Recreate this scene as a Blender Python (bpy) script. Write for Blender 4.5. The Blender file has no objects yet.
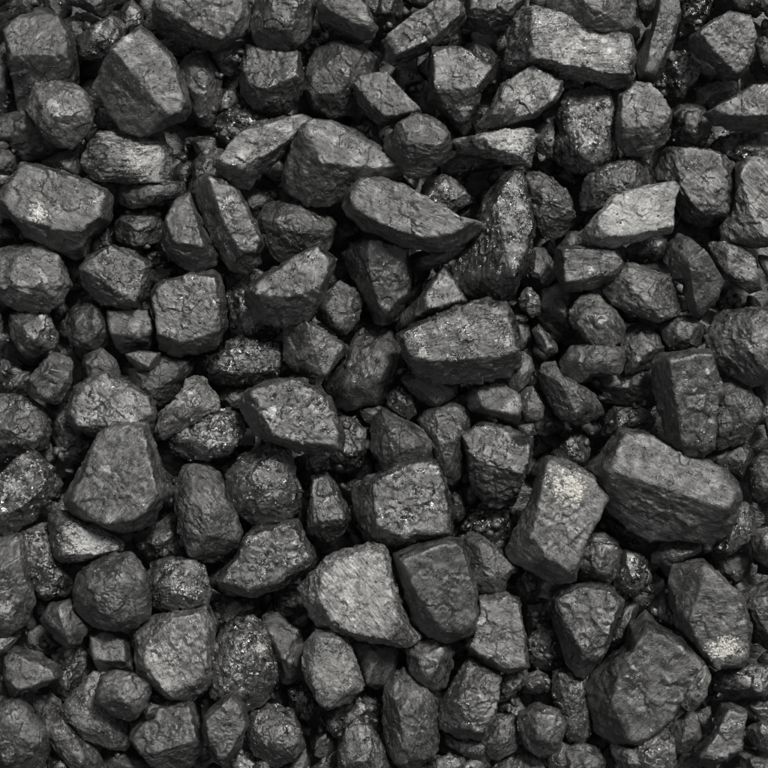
import bpy, bmesh, math, random
import numpy as np
from mathutils import Vector

# ------------------------------------------------------------------ camera, world, sun, exposure
scene = bpy.context.scene
PX = 0.0013                      # one photograph pixel in metres at the middle of the heap
FOC = 85.0
W_REF = 768 * PX                 # width seen at the reference height
Z_REF = 0.085
DIST = FOC / 36.0 * W_REF
CAM_Z = Z_REF + DIST
cam_d = bpy.data.cameras.new("camera"); cam_d.lens = FOC; cam_d.sensor_width = 36.0
cam_d.clip_start = 0.05; cam_d.clip_end = 100.0
cam = bpy.data.objects.new("camera", cam_d); scene.collection.objects.link(cam)
cam.location = (0, 0, CAM_Z); cam.rotation_euler = (0, 0, 0)
scene.camera = cam

SUN_ELEV = math.radians(52); SUN_AZ = math.radians(26)      # azimuth clockwise from +Y (top of the photograph)
world = bpy.data.worlds.new("World"); scene.world = world; world.use_nodes = True
wn = world.node_tree; wn.nodes.clear()
wo = wn.nodes.new("ShaderNodeOutputWorld"); bg = wn.nodes.new("ShaderNodeBackground")
sky = wn.nodes.new("ShaderNodeTexSky"); sky.sky_type = 'NISHITA'; sky.sun_disc = False
sky.sun_elevation = SUN_ELEV; sky.sun_rotation = SUN_AZ; sky.dust_density = 4.0; sky.air_density = 1.0
hs = wn.nodes.new("ShaderNodeHueSaturation"); hs.inputs["Saturation"].default_value = 0.06   # overcast, grey light
wn.links.new(sky.outputs[0], hs.inputs["Color"]); wn.links.new(hs.outputs[0], bg.inputs["Color"])
bg.inputs["Strength"].default_value = 0.05
wn.links.new(bg.outputs[0], wo.inputs["Surface"])
sd = bpy.data.lights.new("sun", 'SUN'); sd.energy = 3.2; sd.angle = math.radians(11); sd.color = (1.0, 0.985, 0.955)
sun = bpy.data.objects.new("sun", sd); scene.collection.objects.link(sun)
sdir = Vector((math.sin(SUN_AZ) * math.cos(SUN_ELEV), math.cos(SUN_AZ) * math.cos(SUN_ELEV), math.sin(SUN_ELEV)))
sun.rotation_euler = sdir.to_track_quat('Z', 'Y').to_euler(); sun.location = sdir * 3
scene.view_settings.view_transform = 'Standard'; scene.view_settings.look = 'None'
scene.view_settings.gamma = 1.0; scene.view_settings.use_curve_mapping = False
scene.view_settings.exposure = -0.08
scene.render.engine = 'CYCLES'
scene.cycles.max_bounces = 6

# ------------------------------------------------------------------ noise
rng = np.random.RandomState(7)
PERM = rng.permutation(256); PERM = np.concatenate([PERM, PERM, PERM])
GR = rng.normal(size=(256, 3)); GR /= np.linalg.norm(GR, axis=1)[:, None]
def gnoise(p):
    i = np.floor(p).astype(int); f = p - i; i &= 255
    u = f * f * f * (f * (f * 6 - 15) + 10)
    out = 0
    for dx in (0, 1):
        wx = u[:, 0] if dx else 1 - u[:, 0]
        for dy in (0, 1):
            wy = u[:, 1] if dy else 1 - u[:, 1]
            for dz in (0, 1):
                wz = u[:, 2] if dz else 1 - u[:, 2]
                h = PERM[PERM[PERM[(i[:, 0] + dx) & 255] + ((i[:, 1] + dy) & 255)] + ((i[:, 2] + dz) & 255)]
                g = GR[h]
                out = out + wx * wy * wz * (g[:, 0] * (f[:, 0] - dx) + g[:, 1] * (f[:, 1] - dy) + g[:, 2] * (f[:, 2] - dz))
    return out * 1.6
def cellf(p, seed):
    """small broken facets: distance field made of tilted planes, one per cell"""
    i = np.floor(p).astype(int)
    best = np.full(len(p), 9e9); val = np.zeros(len(p))
    for dx in (-1, 0, 1):
        for dy in (-1, 0, 1):
            for dz in (-1, 0, 1):
                c = i + (dx, dy, dz); cc = (c + seed) & 255
                h = PERM[PERM[PERM[cc[:, 0]] + cc[:, 1]] + cc[:, 2]]
                q = c + 0.5 + GR[h] * 0.45
                v = p - q; d = (v * v).sum(1)
                t = (v * GR[(h * 7 + 13) & 255]).sum(1)
                m = d < best; best[m] = d[m]; val[m] = t[m]
    return val

# ------------------------------------------------------------------ materials
def N(nt, kind, **kw):
    n = nt.nodes.new(kind)
    for k, v in kw.items(): setattr(n, k, v)
    return n
def coal_material(name, use_attr=True, base=1.0):
    m = bpy.data.materials.new(name); m.use_nodes = True; nt = m.node_tree; L = nt.links
    bs = nt.nodes["Principled BSDF"]
    tc = N(nt, "ShaderNodeTexCoord"); oi = N(nt, "ShaderNodeObjectInfo")
    off = N(nt, "ShaderNodeVectorMath", operation='SCALE'); off.inputs[0].default_value = (3.1, 7.7, 5.3)
    L.new(oi.outputs["Random"], off.inputs["Scale"])
    pos = N(nt, "ShaderNodeVectorMath", operation='ADD')
    L.new(tc.outputs["Object"], pos.inputs[0]); L.new(off.outputs[0], pos.inputs[1])
    def attr(nm, default):
        if use_attr:
            a = N(nt, "ShaderNodeAttribute", attribute_type='OBJECT', attribute_name=nm); return a.outputs["Fac"]
        v = N(nt, "ShaderNodeValue"); v.outputs[0].default_value = default; return v.outputs[0]
    tone, gloss, layer, ang = attr("tone", base), attr("gloss", .5), attr("layer", 0), attr("grain_angle", 0)
    def math_(op, a, b=None, c=None, clamp=False):
        n = N(nt, "ShaderNodeMath", operation=op, use_clamp=clamp)
        for k, v in enumerate((a, b, c)):
            if v is None: continue
            if isinstance(v, (int, float)): n.inputs[k].default_value = v
            else: L.new(v, n.inputs[k])
        return n.outputs[0]
    def noise(scale, detail=3, rough=.6, vec=None, dist=0):
        n = N(nt, "ShaderNodeTexNoise"); n.inputs["Scale"].default_value = scale; n.inputs["Detail"].default_value = detail
        n.inputs["Roughness"].default_value = rough; n.inputs["Distortion"].default_value = dist
        L.new(vec or pos.outputs[0], n.inputs["Vector"]); return n.outputs["Fac"]
    def ramp(x, a, b, lo=0.0, hi=1.0):
        n = N(nt, "ShaderNodeMapRange"); n.interpolation_type = 'SMOOTHSTEP'
        L.new(x, n.inputs[0])
        for k, v in ((1, a), (2, b), (3, lo), (4, hi)):
            if isinstance(v, (int, float)): n.inputs[k].default_value = v
            else: L.new(v, n.inputs[k])
        return n.outputs[0]
    # bedding: coordinates squeezed across the grain
    rot = N(nt, "ShaderNodeVectorRotate", rotation_type='AXIS_ANGLE'); rot.inputs["Axis"].default_value = (0, 0, 1)
    L.new(pos.outputs[0], rot.inputs["Vector"]); L.new(math_('MULTIPLY', ang, -1.0), rot.inputs["Angle"])
    sq = N(nt, "ShaderNodeVectorMath", operation='MULTIPLY'); sq.inputs[1].default_value = (0.12, 1.0, 0.8)
    L.new(rot.outputs[0], sq.inputs[0])
    sq2 = N(nt, "ShaderNodeVectorMath", operation='MULTIPLY'); sq2.inputs[1].default_value = (0.38, 1.0, 0.9)
    L.new(rot.outputs[0], sq2.inputs[0])
    strat = noise(330, 4, .65, sq.outputs[0], .4)
    fine = noise(820, 4, .7, sq2.outputs[0], .3)
    mid = noise(210, 4, .62, sq2.outputs[0], .8)
    big = noise(38, 3, .6)
    v1 = N(nt, "ShaderNodeTexVoronoi"); v1.inputs["Scale"].default_value = 210; L.new(pos.outputs[0], v1.inputs["Vector"])
    v2 = N(nt, "ShaderNodeTexVoronoi"); v2.inputs["Scale"].default_value = 620; L.new(pos.outputs[0], v2.inputs["Vector"])
    # base colour: bituminous black, greyer where dusty
    dust = math_('MULTIPLY', ramp(math_('ADD', math_('MULTIPLY', mid, .6), math_('MULTIPLY', big, .5)), .42, .72), 1.0)
    albedo = math_('MULTIPLY_ADD', dust, .038, .012)
    albedo = math_('MULTIPLY', albedo, math_('MULTIPLY_ADD', ramp(fine, .35, .66), 1.5, .3))
    albedo = math_('MULTIPLY', albedo, math_('ADD', 1.0, math_('MULTIPLY', math_('ADD', layer, .10), ramp(strat, .38, .62, -.7, 1.3))))
    geo = N(nt, "ShaderNodeNewGeometry")
    worn = ramp(math_('ADD', geo.outputs["Pointiness"], math_('MULTIPLY', math_('SUBTRACT', mid, .5), .08)), .52, .60)
    albedo = math_('MULTIPLY', albedo, math_('MULTIPLY_ADD', worn, .8, 1.0))
    albedo = math_('MULTIPLY', albedo, ramp(noise(62, 4, .68, sq2.outputs[0], 1.2), .36, .64, .55, 1.4))
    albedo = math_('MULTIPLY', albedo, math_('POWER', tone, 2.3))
    fleck = math_('MULTIPLY', ramp(noise(950, 2, .5), .64, .70), ramp(noise(60, 3, .6), .48, .62))  # pale mineral flecks that also paint tiny sparkles into the colour
    albedo = math_('ADD', albedo, math_('MULTIPLY', fleck, .2))
    comb = N(nt, "ShaderNodeCombineColor"); 
    L.new(math_('MULTIPLY', albedo, 1.0), comb.inputs[0]); L.new(math_('MULTIPLY', albedo, .992), comb.inputs[1]); L.new(math_('MULTIPLY', albedo, .965), comb.inputs[2])
    col = comb.outputs[0]
    if use_attr:
        # blotch at its own place: mineral crust, also glints and sheen painted in colour
        ca = N(nt, "ShaderNodeAttribute", attribute_type='OBJECT', attribute_name="crust_sheen_at")
        dv = N(nt, "ShaderNodeVectorMath", operation='SUBTRACT'); L.new(tc.outputs["Object"], dv.inputs[0]); L.new(ca.outputs["Vector"], dv.inputs[1])
        fl = N(nt, "ShaderNodeVectorMath", operation='MULTIPLY'); L.new(N(nt, "ShaderNodeAttribute", attribute_type='OBJECT', attribute_name="crust_sheen_shape").outputs["Vector"], fl.inputs[1]); 
        wn_ = N(nt, "ShaderNodeTexNoise"); wn_.inputs["Scale"].default_value = 130; wn_.inputs["Detail"].default_value = 5; wn_.inputs["Roughness"].default_value = .7
        L.new(pos.outputs[0], wn_.inputs["Vector"])
        ws = N(nt, "ShaderNodeVectorMath", operation='SUBTRACT'); L.new(wn_.outputs["Color"], ws.inputs[0]); ws.inputs[1].default_value = (.5, .5, .5)
        wm = N(nt, "ShaderNodeVectorMath", operation='SCALE'); L.new(ws.outputs[0], wm.inputs[0]); L.new(math_('MULTIPLY', attr("crust_sheen_size", 0), 2.4), wm.inputs["Scale"])
        wa = N(nt, "ShaderNodeVectorMath", operation='ADD'); L.new(dv.outputs[0], wa.inputs[0]); L.new(wm.outputs[0], wa.inputs[1])
        L.new(wa.outputs[0], fl.inputs[0])
        ln = N(nt, "ShaderNodeVectorMath", operation='LENGTH'); L.new(fl.outputs[0], ln.inputs[0])
        rad = attr("crust_sheen_size", 0); amt = attr("crust_sheen_amount", 0)
        q = math_('DIVIDE', ln.outputs["Value"], math_('MAXIMUM', rad, 1e-4))
        q = math_('ADD', q, math_('MULTIPLY', math_('SUBTRACT', mid, .5), 3.0))
        q = math_('ADD', q, math_('MULTIPLY', math_('SUBTRACT', noise(420, 4, .7), .5), 3.0))
        vc = N(nt, "ShaderNodeTexVoronoi"); vc.inputs["Scale"].default_value = 330; L.new(pos.outputs[0], vc.inputs["Vector"])
        vcs = N(nt, "ShaderNodeSeparateColor"); L.new(vc.outputs["Color"], vcs.inputs[0])
        q = math_('ADD', q, math_('MULTIPLY', math_('SUBTRACT', vcs.outputs[0], .5), .8))
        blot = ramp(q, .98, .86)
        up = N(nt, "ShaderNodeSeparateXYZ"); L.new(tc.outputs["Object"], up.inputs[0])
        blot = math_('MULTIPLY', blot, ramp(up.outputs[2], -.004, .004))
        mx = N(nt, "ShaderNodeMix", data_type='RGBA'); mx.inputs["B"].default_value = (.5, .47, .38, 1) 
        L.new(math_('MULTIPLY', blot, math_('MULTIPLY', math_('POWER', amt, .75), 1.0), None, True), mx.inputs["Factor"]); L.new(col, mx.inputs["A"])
        cg = N(nt, "ShaderNodeMix", data_type='RGBA'); cg.inputs["A"].default_value = (.52, .52, .51, 1); cg.inputs["B"].default_value = (.60, .585, .53, 1)  # grey for pale spots and painted sheen, cream for mineral crust
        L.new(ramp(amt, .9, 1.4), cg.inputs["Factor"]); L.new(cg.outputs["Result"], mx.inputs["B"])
        col = mx.outputs["Result"]
    L.new(col, bs.inputs["Base Color"])
    # gloss: fresh fracture faces shine, dusty ones do not
    gl = ramp(noise(85, 5, .72, None, .6), math_('SUBTRACT', .66, math_('MULTIPLY', gloss, .22)), math_('SUBTRACT', .70, math_('MULTIPLY', gloss, .18)))
    rough = math_('SUBTRACT', math_('MULTIPLY_ADD', gloss, -.2, ramp(big, .38, .62, .46, .64)), math_('MULTIPLY', gl, math_('MULTIPLY_ADD', gloss, .22, .14)))
    rough = math_('ADD', rough, math_('MULTIPLY', math_('SUBTRACT', fine, .5), .3), None, True)
    L.new(rough, bs.inputs["Roughness"])
    bs.inputs["IOR"].default_value = 1.65
    L.new(math_('MULTIPLY_ADD', gloss, .8, .6), bs.inputs["Specular IOR Level"])
    # relief
    vs = N(nt, "ShaderNodeSeparateColor"); L.new(v1.outputs["Color"], vs.inputs[0])
    h = math_('MULTIPLY', mid, .9)
    if use_attr: h = math_('ADD', h, math_('MULTIPLY', math_('MULTIPLY', blot, math_('MULTIPLY_ADD', vc.outputs['Distance'], -1.2, 1.0)), math_('MULTIPLY', math_('MINIMUM', amt, 1.5), .9)))
    h = math_('ADD', h, math_('MULTIPLY', fine, .48))
    h = math_('ADD', h, math_('MULTIPLY', math_('MULTIPLY', gl, v1.outputs["Distance"]), .35))
    h = math_('ADD', h, math_('MULTIPLY', noise(95, 3, .55, sq2.outputs[0], .7), math_('MULTIPLY_ADD', gloss, .8, .1)))
    h = math_('ADD', h, math_('MULTIPLY', strat, math_('MULTIPLY', layer, 1.5)))
    pit = ramp(noise(160, 2, .5), .28, .36)
    h = math_('ADD', h, math_('MULTIPLY', pit, .35))
    bp = N(nt, "ShaderNodeBump"); L.new(ramp(noise(48, 2, .5), .40, .60, .5, 1.0), bp.inputs["Strength"]); bp.inputs["Distance"].default_value = .0016
    L.new(h, bp.inputs["Height"])
    # crystallites: each tiny cell leans its own way and catches the light at its own moment
    def lean(vor, k):
        a = N(nt, "ShaderNodeVectorMath", operation='SUBTRACT'); L.new(vor.outputs["Color"], a.inputs[0]); a.inputs[1].default_value = (.5, .5, .5)
        b = N(nt, "ShaderNodeVectorMath", operation='SCALE'); L.new(a.outputs[0], b.inputs[0]); L.new(k, b.inputs["Scale"]); return b.outputs[0]
    kk = math_('MULTIPLY_ADD', gl, 1.1, .12)
    kk = math_('MULTIPLY', math_('MULTIPLY', kk, math_('MULTIPLY_ADD', gloss, .8, .3)), math_('MULTIPLY_ADD', layer, -.8, 1.0, True))
    s1 = N(nt, "ShaderNodeVectorMath", operation='ADD'); L.new(bp.outputs[0], s1.inputs[0]); L.new(lean(v1, kk), s1.inputs[1])
    s2 = N(nt, "ShaderNodeVectorMath", operation='ADD'); L.new(s1.outputs[0], s2.inputs[0]); L.new(lean(v2, math_('MULTIPLY', kk, .45)), s2.inputs[1])
    s3 = N(nt, "ShaderNodeVectorMath", operation='NORMALIZE'); L.new(s2.outputs[0], s3.inputs[0])
    L.new(s3.outputs[0], bs.inputs["Normal"])
    return m
COAL = coal_material("coal")
RUBBLE = coal_material("coal_rubble", False, .75)
DUST = coal_material("coal_dust", False, .6)

# ------------------------------------------------------------------ lump shapes
def ico(level):
    bm = bmesh.new(); bmesh.ops.create_icosphere(bm, subdivisions=level, radius=1)
    v = np.array([x.co[:] for x in bm.verts]); f = np.array([[x.index for x in q.verts] for q in bm.faces]); bm.free()
    return v / np.linalg.norm(v, axis=1)[:, None], f
ICO = {k: ico(k) for k in (1, 2, 3, 5, 6)}

def hull_planes(pts):
    bm = bmesh.new()
    for p in pts: bm.verts.new(p)
    r = bmesh.ops.convex_hull(bm, input=bm.verts)
    fs = [f for f in bm.faces]
    bmesh.ops.recalc_face_normals(bm, faces=fs)
    out = []
    for f in fs:
        f.normal_update()
        n = np.array(f.normal[:]); d = float(n @ np.array(f.verts[0].co[:]))
        if d < 0: n, d = -n, -d
        if d < 1e-3 or f.calc_area() < 1e-6: continue
        if any(n @ m > .995 and abs(d - e) < .03 * e for m, e in out): continue
        out.append((n, d))
    bm.free()
    return np.array([n for n, d in out]), np.array([d for n, d in out])

def polar_radius(poly, th):
    """outline radius in the directions th (farthest crossing)"""
    c, s = np.cos(th), np.sin(th); best = np.zeros(len(th))
    for a in range(len(poly)):
        x1, y1 = poly[a]; x2, y2 = poly[(a + 1) % len(poly)]
        ex, ey = x2 - x1, y2 - y1
        den = c * ey - s * ex
        den = np.where(np.abs(den) < 1e-9, 1e-9, den)
        t = (x1 * ey - y1 * ex) / den
        u = (x1 * s - y1 * c) / den
        ok = (t > 0) & (u >= -1e-6) & (u <= 1 + 1e-6)
        best = np.where(ok & (t > best), t, best)
    return best

def lump_mesh(name, out, top, layer, ang, rug, r, seed, level):
    """out, top: outline and upper face in pixels about the middle; returns a mesh in metres"""
    D, F = ICO[level]
    out = np.array(out) * 1.02
    area = 0.5 * abs(sum(out[i][0] * out[i - 1][1] - out[i - 1][0] * out[i][1] for i in range(len(out))))
    R = math.sqrt(area / math.pi)
    Rh = R if R < 24 else 24 + .5 * (R - 24); H = Rh * (r.uniform(.80, .94) if top else r.uniform(.66, .82)); Hb = Rh * r.uniform(.5, .65)
    pts = [(x, y, (-.02 if top else .08) * R) for x, y in out] + [(x * .985, y * .985, -.2 * R) for x, y in out]
    if top:
        tp = np.array(top)
        tc = tp.mean(0); tcx, tcy = tc / R
        tx, ty = -.8 * tcx + r.normal(0, .05), -.8 * tcy + r.normal(0, .05)
        for x, y in tp:
            q = np.array((x, y)) * .96 + tc * .02
            pts.append((q[0], q[1], H * .86 + tx * (x - tc[0]) + ty * (y - tc[1])))
        pts.append((tc[0], tc[1], H * .9))
    else:
        sh = r.normal(0, .08, 2) * R
        for k, (x, y) in enumerate(out):
            pts.append((x * .84 + sh[0] * .4, y * .84 + sh[1] * .4, H * r.uniform(.5, .68)))
            if k % 2 == 0: pts.append((x * .45 + sh[0], y * .45 + sh[1], H * r.uniform(.88, 1.05)))
    for x, y in out[::2]: pts.append((x * .6, y * .6, -Hb))
    n, d = hull_planes([tuple(map(float, p)) for p in pts])
    pw = 110 if top else 50
    g = np.maximum(D @ (n / d[:, None]).T, 1e-4)
    gm = g.max(1)
    G = gm * ((g / gm[:, None]) ** pw).sum(1) ** (1 / pw)
    P = D / G[:, None]
    # follow the drawn outline where it is hollow or the edge got rounded
    th = np.arctan2(P[:, 1], P[:, 0])
    rp = polar_radius(out, th)
    he = np.c_[np.cos(th), np.sin(th), np.zeros(len(th))]
    ge = np.maximum(he @ (n / d[:, None]).T, 1e-4); gem = ge.max(1)
    rh = 1 / (gem * ((ge / gem[:, None]) ** pw).sum(1) ** (1 / pw))
    c = np.clip(rp / rh, .5, 1.25)
    w = np.clip(1 - np.abs(P[:, 2]) / (1.5 * H), .25, 1)
    P[:, :2] *= (1 + (c - 1) * w)[:, None]
    # broken facets: random cuts, mostly shallow
    rn = np.random.RandomState(seed)
    K = (16 if R > 22 else 10) if top else (26 if R > 22 else 18)
    for k in range(K):
        m = rn.normal(size=3); m[2] = abs(m[2]) * .9 + .05; m /= np.linalg.norm(m)
        if not top and k < 10 and m[2] < .5: m[2] += .6; m /= np.linalg.norm(m)
        pr = P @ m; s = pr.max() * ((rn.uniform(.95, .995) if m[2] > .45 else rn.uniform(.987, 1.0)) if top else rn.uniform(.74, .93) if k < 10 else rn.uniform(.93, .99) if m[2] > .45 else rn.uniform(.975, .998))
        ex = np.maximum(pr - s, 0)
        P -= ex[:, None] * m * .92
    # relief in real size (pixels)
    nrm = P / np.linalg.norm(P, axis=1)[:, None]
    o = rn.uniform(0, 90, 3)
    a = min(1.0, R / 26)
    disp = a * (1.0 * gnoise(P / 21 + o) + .35 * gnoise(P / 9 + o) + .4 * gnoise(P / 3.2 + o))
    disp += a * ((1.1 + 1.9 * rug) * cellf(P / 15 + o, seed & 127) + (.35 + 1.0 * rug) * cellf(P / 6.5 + o, seed & 63))
    if layer > 0:
        ca, sa = math.cos(ang), math.sin(ang)
        U = np.c_[(P[:, 0] * ca + P[:, 1] * sa) / 34, (-P[:, 0] * sa + P[:, 1] * ca) / 4.5 + P[:, 2] / 9, P[:, 2] / 12] + o
        U[:, 1] += .8 * gnoise(P / 16 + o)
        s1 = gnoise(U); brk = np.clip(.45 + 1.3 * gnoise(P / 12 + o + 9), 0, 1)
        disp += layer * a * brk * (.95 * np.tanh(5 * s1) + .6 * gnoise(U * np.array((2.6, 2.3, 2.3))))
    P = P + nrm * disp[:, None]
    me = bpy.data.meshes.new(name)
    P = P * PX
    me.vertices.add(len(P)); me.vertices.foreach_set("co", P.astype(np.float32).ravel())
    me.loops.add(F.size); me.loops.foreach_set("vertex_index", F.astype(np.int32).ravel())
    me.polygons.add(len(F)); me.polygons.foreach_set("loop_start", (np.arange(len(F)) * 3).astype(np.int32))
    me.polygons.foreach_set("loop_total", np.full(len(F), 3, np.int32))
    me.update(calc_edges=True); me.polygons.foreach_set("use_smooth", np.ones(len(F), bool)); me.validate()
    me.materials.append(COAL)
    return me, R, H

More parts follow.
